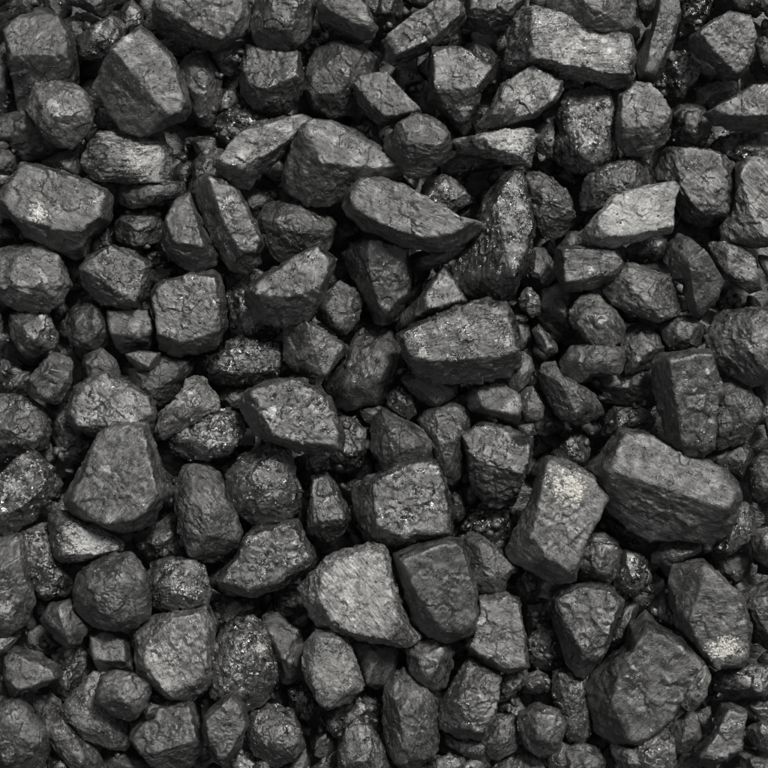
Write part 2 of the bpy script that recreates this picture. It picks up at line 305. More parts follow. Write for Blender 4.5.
# ------------------------------------------------------------------ the lumps, one line each
# tile | level in the heap | greyness | gloss | bedding@angle | shape | outline | upper face | crust and painted glints | what marks it out
DATA = '''
a1|1|1.1|.3|0|rounded lump|-60,-60 60,-60 75,-10 80,40 60,80 20,120 -60,170||
a1|1|1.2|.3|0|rounded lump|80,60 70,0 90,-50 150,-40 152,20 130,50 110,65||
a1|2|.95|.35|0|blocky lump|20,130 40,95 90,65 130,60 150,40 195,35 235,60 250,80 290,140 305,180 312,290 300,400 200,440 70,440 60,340 40,270|30,130 150,45 235,65 290,150 300,250 130,235 60,250||blunt speckled block
a1|2|.9|.6|0|lumpy fragment|300,160 330,125 400,85 450,65 490,75 510,110 500,140 440,215 400,235 360,240 320,250|||400,120,14,.8
a1|1|1|.3|0|flat fragment|225,90 300,65 350,45 375,65 400,75 380,120 320,180 250,160||
a1|0|.8|.3|0|rounded lump|150,0 160,-60 270,-60 290,40 260,100 195,80 150,50||
a1|2|.6|.5|.4@10|flat slab|240,-60 480,-60 480,0 440,50 410,70 340,40 270,20||
a1|1|.95|.5|0|narrow lump|480,60 500,10 530,0 570,40 575,100 555,140 500,150||
a1|3|1.3|.4|0|rounded boulder|612,50 625,10 640,-60 900,-60 985,0 1003,60 985,130 910,180 860,200 760,180 640,130 610,90|620,45 640,10 900,-50 990,20 1000,60 900,175 860,150 830,100 768,90 700,80||pale-topped boulder at the top edge
a1|4|1.35|.4|0|wedge|375,345 400,300 450,200 570,110 620,150 690,230 740,330 760,430 735,475 640,510 560,545 490,510 430,430|455,205 570,115 690,240 752,420 730,472 695,480 560,330|530,180,12,.8|two-tone wedge with light upper face
a1|1|1|.3|0|small chip|610,160 640,160 695,175 695,260 640,240||
a1|1|1.2|.35|0|tapering lump|690,290 740,220 800,180 870,240 887,300 880,400 850,510 800,500 740,400||
a1|3|1.45|.45|0|round lump|105,400 135,350 160,310 210,310 290,335 340,365 375,420 375,490 350,540 290,590 240,585 180,560 145,500 110,440||235,430,14,.8|pale round ball
a1|1|.9|.4|0|narrow lump|-60,200 30,215 45,260 35,400 20,450 -10,465 -60,450||
a1|1|.95|.4|0|blocky lump|-40,490 30,455 110,430 170,500 210,570 250,600 200,625 100,645 50,620 30,580 -40,580|-40,490 110,440 160,510 50,560 -30,550||
a1|1|.9|.3|0|small lump|-60,590 20,580 60,620 65,690 20,720 -60,720||
a1|3|1.4|.4|1.2@4|slab|320,640 340,590 400,525 450,520 520,550 600,560 670,570 690,600 692,735 550,730 390,725 350,710 325,680||625,655,95,.7,1|layered slab with a bright right end
a1|1|1|.4|0|flat fragment|150,650 230,610 320,590 350,640 340,720 250,700||
a1|1|.8|.3|0|small chip|590,550 650,505 668,580 600,590||
a2|1|.7|.6|0|blocky lump|60,190 110,175 215,165 210,230 160,305 120,300 90,240||
a2|3|1.05|.35|0|domed lump|235,100 250,40 260,-60 500,-60 495,30 480,120 440,170 400,205 350,215 270,190 240,150||||big dome at the top edge
a2|2|1|.55|0|grooved block|192,330 200,270 220,175 300,210 345,220 430,210 445,290 440,360 425,420 370,450 300,450 240,425 200,380|205,290 225,190 340,230 430,220 435,330 300,380 230,350||grooved square block
a2|2|1|.35|0|rounded boulder|450,300 470,240 500,190 560,170 640,175 700,190 745,230 755,290 720,340 690,420 650,460 560,470 490,440 450,370||||broad rounded boulder
a2|3|1.25|.4|0|angular lump|505,40 510,-50 640,-50 700,30 740,110 730,150 680,155 600,120 520,90|505,20 510,-40 640,-40 700,35 738,120 720,130 600,90||
a2|1|.7|.4|0|flat fragment|530,100 600,110 720,150 700,195 620,185 560,175||
a2|0|.8|.8|0|small lump|410,200 460,140 510,150 510,200 450,250 420,230||
a2|1|.8|.4|0|lump|650,-20 660,-60 770,-60 790,60 755,130 720,90||
a2|1|.85|.9|0|glinting lump|90,480 130,450 180,430 250,440 330,470 260,530 200,560 150,575 110,550 90,510||
a2|0|.9|.6|0|small lump|100,390 125,330 190,370 240,440 150,480 95,470||
a2|3|1.5|.6|0|elongated lump|95,660 150,580 200,530 270,490 350,470 440,460 490,480 460,530 400,580 350,630 280,690 230,750 180,745 120,720|110,650 200,540 440,465 485,480 400,560 350,600 230,680 150,690|200,640,20,.5|long light lump with glittering left end
a2|3|1.25|.4|0|wedge-shaped boulder|360,730 380,620 430,510 490,485 560,490 650,520 770,600 850,670 830,720 700,760 620,790 560,816 490,826 410,786|440,515 490,490 570,492 770,600 845,670 760,695 640,690 520,670||big wedge with dark left facet
a2|1|.8|.5|0|small lump|640,510 690,475 740,520 760,590 680,560||
a2|1|.85|.5|0|lump|0,660 50,600 150,590 120,650 130,740 60,780 5,780||
a2|0|.8|.4|0|lump|-20,550 90,540 140,590 40,640||
a3|3|1.25|.55|.7@40|diagonal slab|0,160 100,80 240,-10 290,-10 320,50 325,85 270,140 190,190 110,240 40,265 15,235 10,195|0,165 100,80 240,-8 290,-5 320,60 200,170 40,240 12,200||diagonal slab leaning near the top edge
a3|1|.8|.3|0|lump|-60,-60 100,-60 110,60 40,120 -10,150 -50,100||
a3|2|.85|.5|.4@5|blocky lump|330,-60 560,-60 560,10 510,80 480,120 400,135 320,110 325,40|330,-60 560,-60 560,10 500,70 340,60||
a3|3|1.45|.9|1.3@5|log-like lump|490,180 500,110 560,30 620,40 680,60 770,100 900,125 985,135 1003,200 1000,290 980,350 900,350 840,320 770,315 700,300 600,270 540,290 495,280|570,60 620,45 770,105 985,140 1000,210 990,320 770,300 590,260|800,200,110,.3,1.6|long shiny striped log
a3|4|1.4|.35|.3@5|rounded slab|640,-60 900,-60 1010,-60 1027,60 980,110 930,130 860,125 770,95 700,70 655,30||||
a3|3|1.15|.5|0|faceted lump|185,190 300,190 400,240 435,275 430,320 385,370 380,420 320,490 290,490 200,420 180,400|188,195 300,195 430,275 385,370 270,370 200,380|320,450,30,.4|shield-shaped faceted lump
a3|1|.8|.4|0|lump|290,190 400,160 460,230 475,300 440,350 400,300||
a3|0|.9|.3|0|lump|100,350 170,320 210,430 200,480 120,440||
a3|3|1.3|.3|0|angular slab|-128,345 -90,300 10,298 70,360 150,460 80,480 20,500 -20,500 -100,425|-125,340 -80,302 10,300 60,355 145,460 10,485 -60,420||
a3|4|.95|.35|.6@-12|rounded lump|5,555 70,490 130,455 210,480 265,530 272,590 240,640 180,700 110,710 80,690 30,630 0,590|60,500 130,460 215,485 265,540 240,590 90,590||rounded lump with striped underside
a3|3|1.5|.5|.4@70|faceted lump|365,500 435,420 470,340 590,265 650,290 715,325 715,360 680,410 600,470 520,492 400,512|440,460 480,340 590,268 715,330 690,400 600,465 530,485||bright almond-shaped facet
a3|3|1.5|.7|.9@8|thin slab|270,560 400,535 560,512 625,540 600,600 580,665 500,650 350,620 300,600|400,545 560,515 622,542 555,640 410,600|500,570,70,.7|thin bright striped slab
a3|1|.75|.7|.5@10|flat slab|220,660 300,600 420,620 510,650 440,675 340,692 250,702||
a3|1|.7|.4|0|blocky lump|600,520 690,450 710,600 650,680 605,650||
a3|2|1.3|.75|0|rough block|690,460 720,370 840,335 900,370 930,450 920,530 930,590 945,630 900,680 800,690 740,695 650,650 690,590 700,540||||glittering lump with broad base
a3|1|.8|.4|0|small lump|120,-60 230,-60 200,20 140,15||
a4|3|1|.4|.4@80|tall slab|330,-60 410,-60 417,60 400,130 380,200 330,310 300,325 250,320 235,250 265,190 310,110|340,-60 405,-60 410,60 370,180 300,320 260,310 280,190 330,110||tall narrow slab
a4|1|1|.5|0|small lump|240,-40 320,-60 325,60 280,110 250,60||
a4|1|.7|.8|0|lump|410,-60 560,-60 535,60 480,120 420,150||
a4|3|1.4|.4|.2@50|pale boulder|455,150 500,110 600,55 690,70 715,150 710,210 680,280 650,320 600,310 560,270 500,220 462,200|470,145 600,58 690,75 712,160 680,270 640,310 590,290||pale heart-shaped boulder at upper right
a4|1|.7|1|.5@40|glossy lump|375,200 430,190 470,240 505,270 480,320 430,390 380,410 325,350 335,290||
a4|3|1.35|.5|0|half-round lump|155,500 160,470 175,390 230,330 280,335 350,400 375,460 377,540 330,590 280,630 200,620 160,560|160,475 175,390 230,333 285,338 350,400 374,460 340,505 240,530 170,520||pitted pale-topped lump
a4|1|.8|.6|0|blocky lump|385,430 440,405 510,420 545,470 530,550 500,600 440,600 385,570||
a4|3|1.15|.4|0|wedge|510,455 620,390 700,345 830,320 830,520 720,527 620,517 555,495|515,453 700,350 830,325 830,470 620,480||pointed wedge at the right edge
a4|1|.7|.6|0|flat fragment|470,350 560,330 650,320 640,380 550,440 480,420||
a4|1|.9|.4|.4@60|lump|690,50 740,110 830,180 830,330 730,330 700,270 715,150||
a4|1|.6|.4|0|lump|550,-60 720,-60 710,40 670,62 620,50 545,30||
a4|2|.9|.6|0|small lump|725,20 740,-60 830,-60 830,110 760,60||
a4|1|.7|.7|0|rough lump|540,570 640,530 830,540 830,680 700,650 640,650 560,620||
b1|3|1.25|.4|.1@-20|cracked slab|90,75 150,80 250,110 330,140 430,180 450,210 440,310 360,370 340,450 300,460 230,430 100,370 70,320 0,270 -10,200 50,140|95,80 300,135 445,200 430,300 350,380 110,330 90,300 5,240 60,140|178,285,34,1.1|big cracked slab with a pale spot
b1|2|.95|.4|.5@5|flat slab|450,180 480,160 690,150 740,135 755,200 640,240 530,260 460,235||
b1|1|1.1|.5|0|lump|455,320 480,290 560,255 640,260 670,380 540,420 470,400||
b1|0|.6|.5|0|lump|520,430 640,395 670,460 600,500||
b1|3|1.4|.45|0|round boulder|-60,430 0,405 130,390 230,440 270,520 285,570 250,630 190,675 60,670 0,620 -60,570||110,580,26,.4|pale speckled round boulder at the left edge
b1|1|.7|.4|0|lump|-60,280 60,320 120,390 60,420 -60,420||
b1|1|.75|.6|0|small lump|350,390 430,335 450,410 350,450||
b1|3|1|.55|0|angular boulder|320,500 350,445 450,405 540,430 600,480 615,530 590,600 560,650 500,660 400,640 340,570|330,500 450,410 600,480 560,640 480,560|510,600,22,.35|angular boulder with light lower edge
b1|0|.7|.4|0|small lump|250,460 330,470 340,570 280,590||
b1|3|1.15|.4|0|block|648,390 665,300 710,215 760,200 790,280 830,370 870,440 860,480 790,510 720,490 670,450|665,300 715,218 760,205 800,330 830,420 700,400||
b2|3|1.15|.6|.2@-60|long lump|8,170 40,120 90,130 190,190 230,270 270,350 290,400 270,470 220,515 150,500 100,420 60,330 20,230|70,130 190,190 285,390 265,450 200,440 180,340 100,220||long steep lump with lit right face
b2|1|.9|.5|0|lump|175,185 260,175 305,220 303,250 250,300 215,260||
b2|2|1.1|.4|0|rounded lump|250,320 290,250 380,200 440,230 500,265 560,295 575,330 550,420 400,470 350,472 310,430 270,370||||broad dull rounded lump
b2|4|1.1|.5|0|wedge|212,600 270,530 400,460 510,400 575,465 540,560 510,640 460,710 340,730 250,690 215,640|225,590 400,465 512,405 570,465 520,590 380,625 280,620||large wedge with blunt dark front
b2|1|1|.7|0|lump|135,620 140,510 200,490 300,520 300,640 345,700 350,780 300,802 160,780 150,700||225,730,26,.5|
b2|2|1.2|.5|0|oval lump|495,650 540,590 590,550 650,580 685,640 670,700 620,768 550,740 500,695||||
b2|4|1.3|.45|.2@-25|curved boulder|605,250 620,190 680,140 760,135 850,165 920,210 1040,300 1150,310 1168,330 1110,380 1030,430 940,425 850,410 760,370 690,345 630,290|625,200 680,142 850,170 1030,300 1150,315 1050,370 940,400 800,350 650,280||curved boulder with a pointed right tip
b2|2|.8|.35|.2@80|angular lump|600,440 670,385 700,370 770,385 860,410 872,530 875,610 800,710 760,725 730,710 700,630 640,530|700,385 860,415 867,600 770,700 715,560||dark angular lump split by a ridge
b2|0|.6|.3|0|lump|560,290 650,320 690,370 610,430 550,410||
b3|2|1.1|.7|0|oval lump|140,190 180,135 230,120 290,150 347,210 340,240 300,265 270,300 220,260 160,215||245,165,14,.5|
b3|3|.85|.85|.4@80|ridged boulder|280,500 330,400 370,290 420,190 485,112 552,105 572,200 603,310 590,420 560,520 520,605 440,625 340,600 280,560|520,110 545,110 560,200 595,320 560,450 520,540 490,500 480,350 440,220|515,430,24,.3|tall boulder with a vertical light ridge
b3|2|.85|.6|0|lump|100,440 180,415 260,410 340,380 395,345 380,420 270,460 210,495 140,505 105,480||
b3|2|1|.5|.5@-20|lumpy block|562,110 620,105 700,150 745,200 762,290 740,340 690,385 640,370 600,300 575,220||||
b3|1|.85|.4|.5@-60|lump|680,430 740,350 810,350 820,580 740,540 690,490||
b3|1|1|.3|.2@0|lump|550,560 600,410 640,410 690,490 707,540 620,590||
b3|2|1.2|.4|0|pyramid-shaped lump|60,690 130,620 200,540 235,482 270,520 332,630 290,670 240,690 180,710 80,725|235,485 330,630 160,670 160,600||pale-faced pyramid
b3|2|1.2|.7|0|small lump|540,620 560,580 585,570 620,610 627,680 590,697 550,660||
b4|4|1.9|.4|0|wedge-shaped slab|10,360 60,310 150,210 290,163 390,150 410,175 385,230 382,355 250,385 160,410 100,415 50,390|65,310 150,210 390,152 408,175 382,340 220,375 85,390|200,290,150,.3|palest flat-topped slab
b4|2|1|.5|.3@25|rounded lump|10,200 30,150 80,95 200,60 320,70 330,170 220,195 140,225 70,275 20,260||||
b4|2|1.05|.5|.7@-50|cracked boulder|310,110 340,30 380,15 500,25 570,40 640,90 650,200 610,290 500,332 440,300 400,230 385,170 330,150|380,20 500,25 570,45 600,170 590,290 480,280 400,200||cracked boulder with slanting splits
b4|3|1.5|.45|.8@-45|layered boulder|580,330 640,250 640,90 690,50 830,70 830,400 740,410 640,400 590,375|645,95 690,52 830,80 830,400 720,385 680,290||bright layered boulder at the right edge
b4|1|.8|.5|0|small lump|200,410 300,370 360,380 365,440 310,475 215,480||
b4|3|1|.35|.2@-50|wedge|355,470 365,400 410,360 450,370 500,430 560,510 590,560 550,640 490,697 450,650 430,560 390,540|430,470 500,430 588,555 490,692 460,620||dark pointed wedge
b4|2|1.3|.6|.6@-30|block|520,400 590,385 650,400 690,430 720,500 742,580 690,590 620,550 580,500|590,388 690,430 738,570 640,510 595,530|680,500,30,.3|
b4|3|.95|.4|.5@0|flat block|-80,420 40,405 160,420 190,480 160,540 60,580 -40,592 -85,520|-70,425 150,425 185,480 150,530 40,540 -60,560|50,510,12,.8|
b4|3|1.25|.4|.7@-22|broad slab|105,590 130,530 190,475 240,480 320,505 400,550 445,620 430,670 330,715 200,670 150,640|||streaked broad slab
b4|0|.8|.4|0|small lump|560,600 610,560 630,640 580,690||
c1|2|1|.5|0|round lump|28,110 60,95 110,90 190,95 230,190 215,240 140,280 100,270 60,230 30,160||||
c1|0|.8|.4|0|lump|40,230 100,260 190,250 130,315 75,290||
c1|2|.9|.4|0|lump|-70,90 5,100 12,240 -10,270 -70,260||
c1|2|1|.5|0|egg-shaped lump|262,130 280,60 325,35 400,80 435,160 442,240 340,250 280,220|||
c1|2|1.05|.4|.3@0|square block|428,110 440,88 600,85 625,170 600,240 540,250 480,255 445,200|435,92 600,88 622,170 590,200 450,190||small square block
c1|3|1.2|.5|0|square boulder|600,35 630,-20 768,-55 850,-75 885,-45 900,50 905,150 860,240 780,265 700,270 640,240 625,150|610,40 640,-10 768,-50 870,-50 895,60 890,180 800,215 720,225 640,180||large square boulder with dark lower side
c1|3|1.2|.4|0|egg-shaped lump|100,390 140,330 200,265 250,245 290,255 295,320 280,400 230,465 170,455 110,430||265,272,22,.9|egg-shaped lump with a pale tip
c1|1|.85|.3|0|lump|-10,410 50,325 120,335 120,430 20,440||
c1|1|.7|.3|0|lump|-60,270 40,290 45,350 10,385 -60,380||
c1|2|1|.35|0|rounded lump|330,300 340,250 400,235 460,280 490,360 400,370 340,350||
c1|3|1.1|.35|0|triangular chip|500,265 560,250 640,260 635,295 600,330 550,325 520,295|505,265 560,252 638,262 600,320||thin triangular chip
c1|2|.95|.35|0|lump|512,330 560,300 660,270 768,270 800,300 730,370 700,440 640,472 580,430 515,380||
c1|3|1.25|.6|0|craggy boulder|265,510 300,400 360,350 430,335 520,380 610,435 625,500 610,590 540,620 420,600 370,590 300,575|290,500 310,400 430,340 610,440 620,510 560,560 400,540 330,560|520,450,34,.3|craggy glittering boulder
c1|2|.9|.5|0|boulder|-60,430 0,425 60,425 130,445 190,490 205,560 190,640 130,660 40,700 -60,700||||dull dark boulder at the left edge
c1|1|.95|.5|0|angular lump|208,520 240,465 300,455 300,540 390,590 350,690 270,705 240,690 212,600||250,660,22,.4|
c1|3|1.7|.6|.2@40|shiny lump|610,580 640,500 720,430 740,370 790,338 840,360 875,430 870,490 800,525 720,570 650,610||720,450,20,.5|knobbly shiny lump
c1|3|1|.8|0|oval lump|665,640 690,570 760,530 860,490 920,480 965,510 987,570 960,620 920,660 850,682 770,692 690,668||740,580,18,.4|dark oval lump with a gleaming left end
c1|0|.8|.5|0|small lump|150,650 210,590 260,700 200,740||
c2|2|.8|.7|0|rough block|58,270 130,255 140,210 200,195 290,225 350,205 362,290 330,370 230,387 120,387 70,350|||rough grainy dark block
c2|1|1|.4|0|small lump|103,410 160,383 240,390 230,450 200,485 120,472||
c2|3|1.2|.45|0|pyramid-shaped lump|370,150 450,123 520,165 600,210 622,240 570,310 535,365 480,340 410,325 370,290|450,128 520,165 618,238 535,360 510,250||stubby pyramid with a light right face
c2|1|.95|.4|.4@70|large lump|520,380 600,310 640,200 700,120 760,150 830,200 860,310 840,410 770,465 700,470 620,490 550,455||||
c2|1|.8|.4|0|thin slab|330,370 400,340 495,360 485,400 380,390||
c2|4|1.15|.6|0|faceted boulder|197,470 212,415 280,380 360,363 440,365 500,400 550,440 580,510 605,580 602,658 540,642 500,667 420,652 330,617 250,592|220,410 440,368 550,440 580,510 600,645 500,640 330,590 300,500|330,480,14,.6|big faceted boulder with sparkling right side
c2|1|.8|.7|0|large lump|550,520 600,510 690,520 712,600 690,700 620,762 550,740 530,640||
c2|1|.8|.8|0|rough lump|405,680 460,655 550,655 560,720 480,748 425,725||
c2|1|.9|.5|0|small lump|670,490 740,470 780,480 740,570 690,530||
c3|4|.92|.75|.9@12|faceted boulder|55,190 110,150 250,100 330,60 410,40 490,65 520,120 530,190 545,240 540,310 500,345 400,370 290,385 200,372 130,350 90,290|60,190 340,62 490,70 525,190 540,250 450,280 200,300 100,285|490,215,16,.9|big boulder with glossy bright streaks
c3|2|.9|.4|0|lump|68,310 130,340 300,370 290,430 220,472 180,477 130,440 70,370||
c3|3|1.4|.5|0|curved lump|500,345 540,300 545,245 590,280 602,330 580,380 540,415 500,390||
c3|2|.7|1|0|glittering lump|8,430 60,393 110,430 132,500 100,532 50,497 12,467||||small glittering crystal-faced lump
c3|2|1|.3|0|smooth boulder|-60,570 -40,510 0,478 60,498 130,550 212,590 212,680 130,695 0,735 -50,650||||smooth dull grey boulder
c3|2|.9|.35|0|rounded lump|130,530 170,490 280,453 340,490 353,540 325,590 320,680 300,770 285,790 240,770 205,680 190,600||
c3|2|.9|.4|0|block|322,440 360,385 470,362 510,385 560,430 560,520 530,552 420,512 350,492|360,392 470,368 550,430 545,520 370,480||
c3|3|1.15|.35|0|oval lump|545,420 570,395 595,390 642,480 632,530 570,535 548,490||
c3|1|.9|.4|0|flat lump|600,550 640,470 720,560 660,592 610,585||
c3|2|1.1|.6|.6@-12|layered block|308,590 330,572 400,535 460,540 590,600 580,700 555,760 540,800 525,855 460,885 400,860 350,800 340,730 328,660|310,590 400,537 590,602 560,740 450,720 340,670||layered block with stepped lower part
c3|3|1.05|.35|.2@-50|angular slab|600,350 640,295 690,290 710,360 770,380 840,420 893,500 870,540 770,548 690,510 640,430||||
c3|2|1.1|.4|0|small lump|590,165 620,145 690,220 702,260 670,287 620,245||
c3|1|.7|.35|.6@-30|large lump|620,0 680,-30 768,0 800,100 760,200 690,225 610,130||
c3|1|.9|.4|0|narrow lump|520,120 580,150 590,240 540,250||
c4|3|1.05|.4|.2@0|lump|-70,300 -20,228 100,235 190,232 202,300 170,347 60,347 20,377 -50,355||
c3|4|1.1|.6|0|small chip|535,550 600,540 612,590 555,595||
c3|1|.75|.6|0|lump|670,660 740,575 820,600 820,720 720,720||
c4|3|1.35|.45|.5@-55|layered lump|-20,80 20,35 80,15 110,50 160,90 205,160 192,210 120,250 70,245 15,180 -30,130|||oval lump with curling layers
c4|2|.95|.5|0|rounded lump|180,200 220,150 260,133 340,200 363,270 310,320 200,350 185,290||240,285,12,.6|
c4|2|.8|.4|.4@-10|oval lump|330,150 400,115 460,112 510,150 517,210 480,247 380,262 350,210||
c4|3|1.1|.5|.5@-55|two-faced boulder|523,190 560,120 600,88 750,80 830,75 830,375 760,378 700,387 620,350 540,280|690,110 760,85 830,85 830,372 740,345 680,250|730,200,40,.2|two-faced boulder at the right edge
c4|1|.6|.4|.4@-25|large lump|60,370 120,320 310,290 330,480 230,480 120,460||
c4|1|.95|.6|0|flat lump|100,590 120,510 150,473 270,478 325,530 290,580 200,590||
c4|4|1.1|.5|0|upright block|308,300 340,268 450,250 530,248 550,320 582,400 555,480 552,640 500,682 420,680 370,620 340,500 310,400|380,350 345,275 530,252 578,410 548,480 545,640 480,670 430,660 400,500|505,330,12,1|tall upright block with tiny white spot
c4|2|1.15|.4|.2@50|angular lump|550,430 600,350 650,365 750,460 740,520 700,590 640,632 550,655 545,500|||
c4|1|.8|.4|0|small lump|690,380 750,375 830,440 760,500 740,455||
c4|1|.85|.5|0|lump|530,680 600,630 690,610 715,680 685,780 600,740||
c4|1|.75|.4|0|lump|-40,600 0,590 70,640 30,730 -40,740||
d1|4|1.2|.4|.5@55|triangular boulder|255,265 310,170 400,0 460,-50 590,-40 620,60 655,180 662,260 620,340 560,390 500,402 420,380 340,352 290,325 260,300|300,270 400,10 460,-40 590,-30 655,250 520,370 400,350|440,140,14,.5|great triangular boulder
d1|3|1.2|.85|.1@30|faceted lump|-60,220 20,150 110,80 150,82 210,140 247,210 230,260 160,312 130,352 60,400 20,412 -60,380|-60,220 20,150 112,82 200,140 190,230 80,310 0,320 -60,340|80,210,30,.5|sparkling faceted lump at the left edge
d1|3|1.1|.35|0|wedge|193,330 220,313 270,320 330,358 400,383 492,440 487,477 400,497 300,522 240,522 213,490 200,420|270,385 330,370 488,445 480,472 400,485 265,485|372,438,95,.75|small wedge with a pale triangular face
d1|2|.95|.7|0|long lump|93,400 190,340 210,420 220,500 260,540 292,600 272,650 180,672 145,652 115,560 98,470||190,620,24,.6|
d1|3|1|.4|.2@70|long boulder|-70,430 30,415 90,398 107,480 122,590 140,680 110,755 60,805 0,835 -70,835||30,710,30,.45|long boulder cut by the left edge
e1|2|.9|.5|0|lump|-70,250 30,235 85,185 87,230 20,325 -70,335||
d1|4|1|.4|0|round boulder|278,620 300,575 370,520 450,485 520,483 560,520 602,620 607,700 590,760 540,790 450,797 370,783 330,762 300,720||||big round dark boulder
d1|3|1.1|.7|0|rounded block|578,560 600,520 700,500 780,512 820,545 845,640 825,690 770,707 680,713 630,692 600,630||750,560,10,.7|
d1|1|.9|.5|.4@15|flat lump|530,420 600,385 680,325 710,330 730,460 745,495 640,505 570,503 543,460||
d1|3|1.15|.35|.5@-55|long oval|700,200 730,140 790,118 840,120 880,170 910,260 950,330 965,400 950,470 900,530 850,555 790,530 750,490 720,400 703,300||||striated upright oval
d1|0|.8|.3|0|lump|630,60 740,110 710,330 640,340||
d1|0|.6|.3|0|small lump|460,400 550,400 550,470 500,490||
e1|3|1.5|.5|.4@-70|cracked boulder|538,240 560,200 620,158 700,140 770,130 830,110 862,200 847,300 842,430 770,497 690,502 620,452 560,392 535,330|590,260 700,150 830,120 850,300 830,400 700,470 600,350|620,370,90,.35|pale cracked boulder
d2|3|1.1|.7|0|rounded block|133,190 150,130 210,80 290,38 340,43 400,80 415,170 437,240 427,310 400,352 310,372 240,362 190,332 150,270||||knobbly rounded block with bright specks
d2|3|1.05|.65|0|lopsided lump|98,590 120,550 190,490 212,420 240,388 330,365 420,348 442,370 452,420 497,500 482,550 340,632 240,657 150,652 108,630|115,590 200,500 225,410 420,353 490,500 470,530 330,600 230,630|415,435,10,.8|saddle-shaped lump with white glints
d2|2|1.15|.45|.3@90|tapered lump|458,400 475,180 540,163 570,200 622,300 637,350 600,410 570,452 520,432|480,178 540,168 612,340 520,352 488,350||tapered coffin-shaped lump
d2|4|1.6|.6|.8@-50|big slab|428,630 460,590 540,500 610,470 680,463 700,448 768,460 780,480 800,550 820,640 868,770 918,820 850,860 768,847 700,832 560,802 500,772 440,670|540,510 700,455 768,470 800,600 850,760 800,820 660,800 560,750 500,640|690,610,130,.2|large bright flaking slab
e2|1|.85|.5|0|flat lump|55,120 110,78 240,88 280,150 230,185 190,210 130,215 90,235 75,170||
d3|3|1.1|.6|0|boulder|-122,220 -60,175 0,160 60,125 140,103 212,110 250,200 277,320 272,412 200,432 100,462 0,473 -60,440 -100,380 -120,280|0,165 140,107 215,120 262,300 265,400 80,420 -40,380 -50,200|80,400,20,.4|broad boulder with a light right flank
d3|4|1.05|.35|.1@60|smooth boulder|38,490 120,460 260,423 310,430 350,560 372,640 377,720 362,790 340,817 250,842 180,822 110,752 60,600|60,490 260,425 310,435 365,640 370,720 340,800 230,790 160,700||smooth grey barrel-shaped boulder
d3|3|1|.4|.2@-30|angular lump|300,430 350,393 400,420 480,480 532,545 490,590 480,640 400,645 360,650 340,560||
e3|3|1.3|.5|0|jagged slab|375,80 400,58 480,62 540,95 557,200 572,290 577,355 500,387 430,372 340,312 322,280 350,220 377,150|377,82 480,64 540,97 572,350 500,360 335,272||upright slab with crumbly face
d3|0|.8|.4|0|small lump|260,220 310,230 330,330 270,390||
d3|0|.8|.9|0|lump|300,390 350,310 500,305 515,400 470,465 400,425||
d3|4|1.45|.4|.2@-45|boulder|488,470 520,400 590,280 630,120 650,96 720,108 830,168 895,265 870,310 820,400 782,512 768,592 700,602 620,572 520,522|575,380 590,290 635,125 650,100 830,170 893,265 820,400 778,510 730,550 620,490 580,430|725,215,62,1.5,1.1|boulder with a cream lichen-like crust
d3|1|.7|.6|0|small lump|525,600 570,555 612,590 605,650 560,685 527,660||
e4|3|.95|.5|.3@70|block|-95,90 -62,50 0,28 130,33 192,100 187,140 140,220 122,300 90,350 30,407 0,392 -40,340 -70,240 -97,160|-90,90 0,32 130,38 165,110 100,270 20,300 -50,180|85,290,18,.4|dark block with a lit right edge
d4|2|1.1|.5|0|rounded block|-5,545 20,460 60,410 110,403 160,430 187,480 172,560 130,612 30,600||
d4|2|.85|.8|0|lump|150,620 175,540 190,475 260,483 302,510 295,600 230,665 165,645||
d4|4|1.1|.45|.5@-28|massive slab|38,150 100,90 150,20 180,-17 280,0 380,80 440,110 520,108 600,148 647,210 657,260 632,340 620,400 540,442 400,430 310,432 220,392 140,322|95,130 180,-12 280,0 440,113 520,110 600,150 653,260 600,310 460,250 350,200 250,190||massive slab at right with a bright upper edge
d4|2|1|.8|0|lump|545,460 640,390 635,290 680,278 722,310 717,400 692,442 620,492 560,485||
d4|2|1|.5|.3@15|oval flat lump|288,515 340,440 440,428 507,438 502,480 430,512 350,542 292,535||
e4|3|1.3|.4|0|pointed boulder|373,40 388,-40 480,-60 510,-65 530,-45 612,30 672,100 697,190 692,290 672,357 555,372 510,335 470,290 410,200 383,120|455,50 505,-60 612,30 692,190 670,345 550,362 480,280 430,180|575,272,46,1.5,1.3|pointed boulder with cream patch at its base
e4|2|.9|.4|0|lump|655,70 700,30 830,-5 830,320 768,300 710,250 690,170 670,120||
d4|2|.95|.5|0|lump|688,190 700,120 740,88 830,80 830,310 740,300 700,250||
d4|2|.9|.5|0|lump|703,430 720,390 768,360 830,345 830,560 740,540 713,490||
e4|1|.85|.4|0|small lump|280,150 340,60 380,80 410,200 440,260 340,220||
d4|0|.6|.3|0|lump|510,470 600,490 690,460 700,570 620,610 530,550||
d4|0|.5|.3|0|lump|100,340 220,390 310,440 300,510 200,490 150,420||
e4|3|.92|.4|.3@45|huge angular block|43,450 60,400 150,320 200,290 215,200 280,143 330,200 420,240 500,320 522,350 460,430 420,500 390,570 280,650 230,702 150,672 80,622 58,530|150,320 280,180 420,250 512,340 380,540 280,630 200,640 120,500||huge dark block near the bottom right corner
e4|4|1.6|.6|0|fragment|420,500 460,430 500,370 525,350 540,400 522,480 470,545 410,530|||
e4|3|1.15|.4|0|fragment|380,600 450,540 485,540 502,650 440,712 380,700 370,640||
e4|3|1.2|.6|.2@45|crazed lump|130,670 230,690 290,630 380,590 395,690 405,768 380,840 180,840||||
e4|1|.8|.3|0|lump|475,545 540,515 545,600 510,645 485,610||
e4|3|1.15|.5|0|angular lump|468,700 540,630 560,560 580,508 630,508 682,540 660,620 667,690 620,732 530,767 490,752|600,515 680,542 655,620 650,690 540,720 480,705 590,620||bent angular lump with a light shoulder
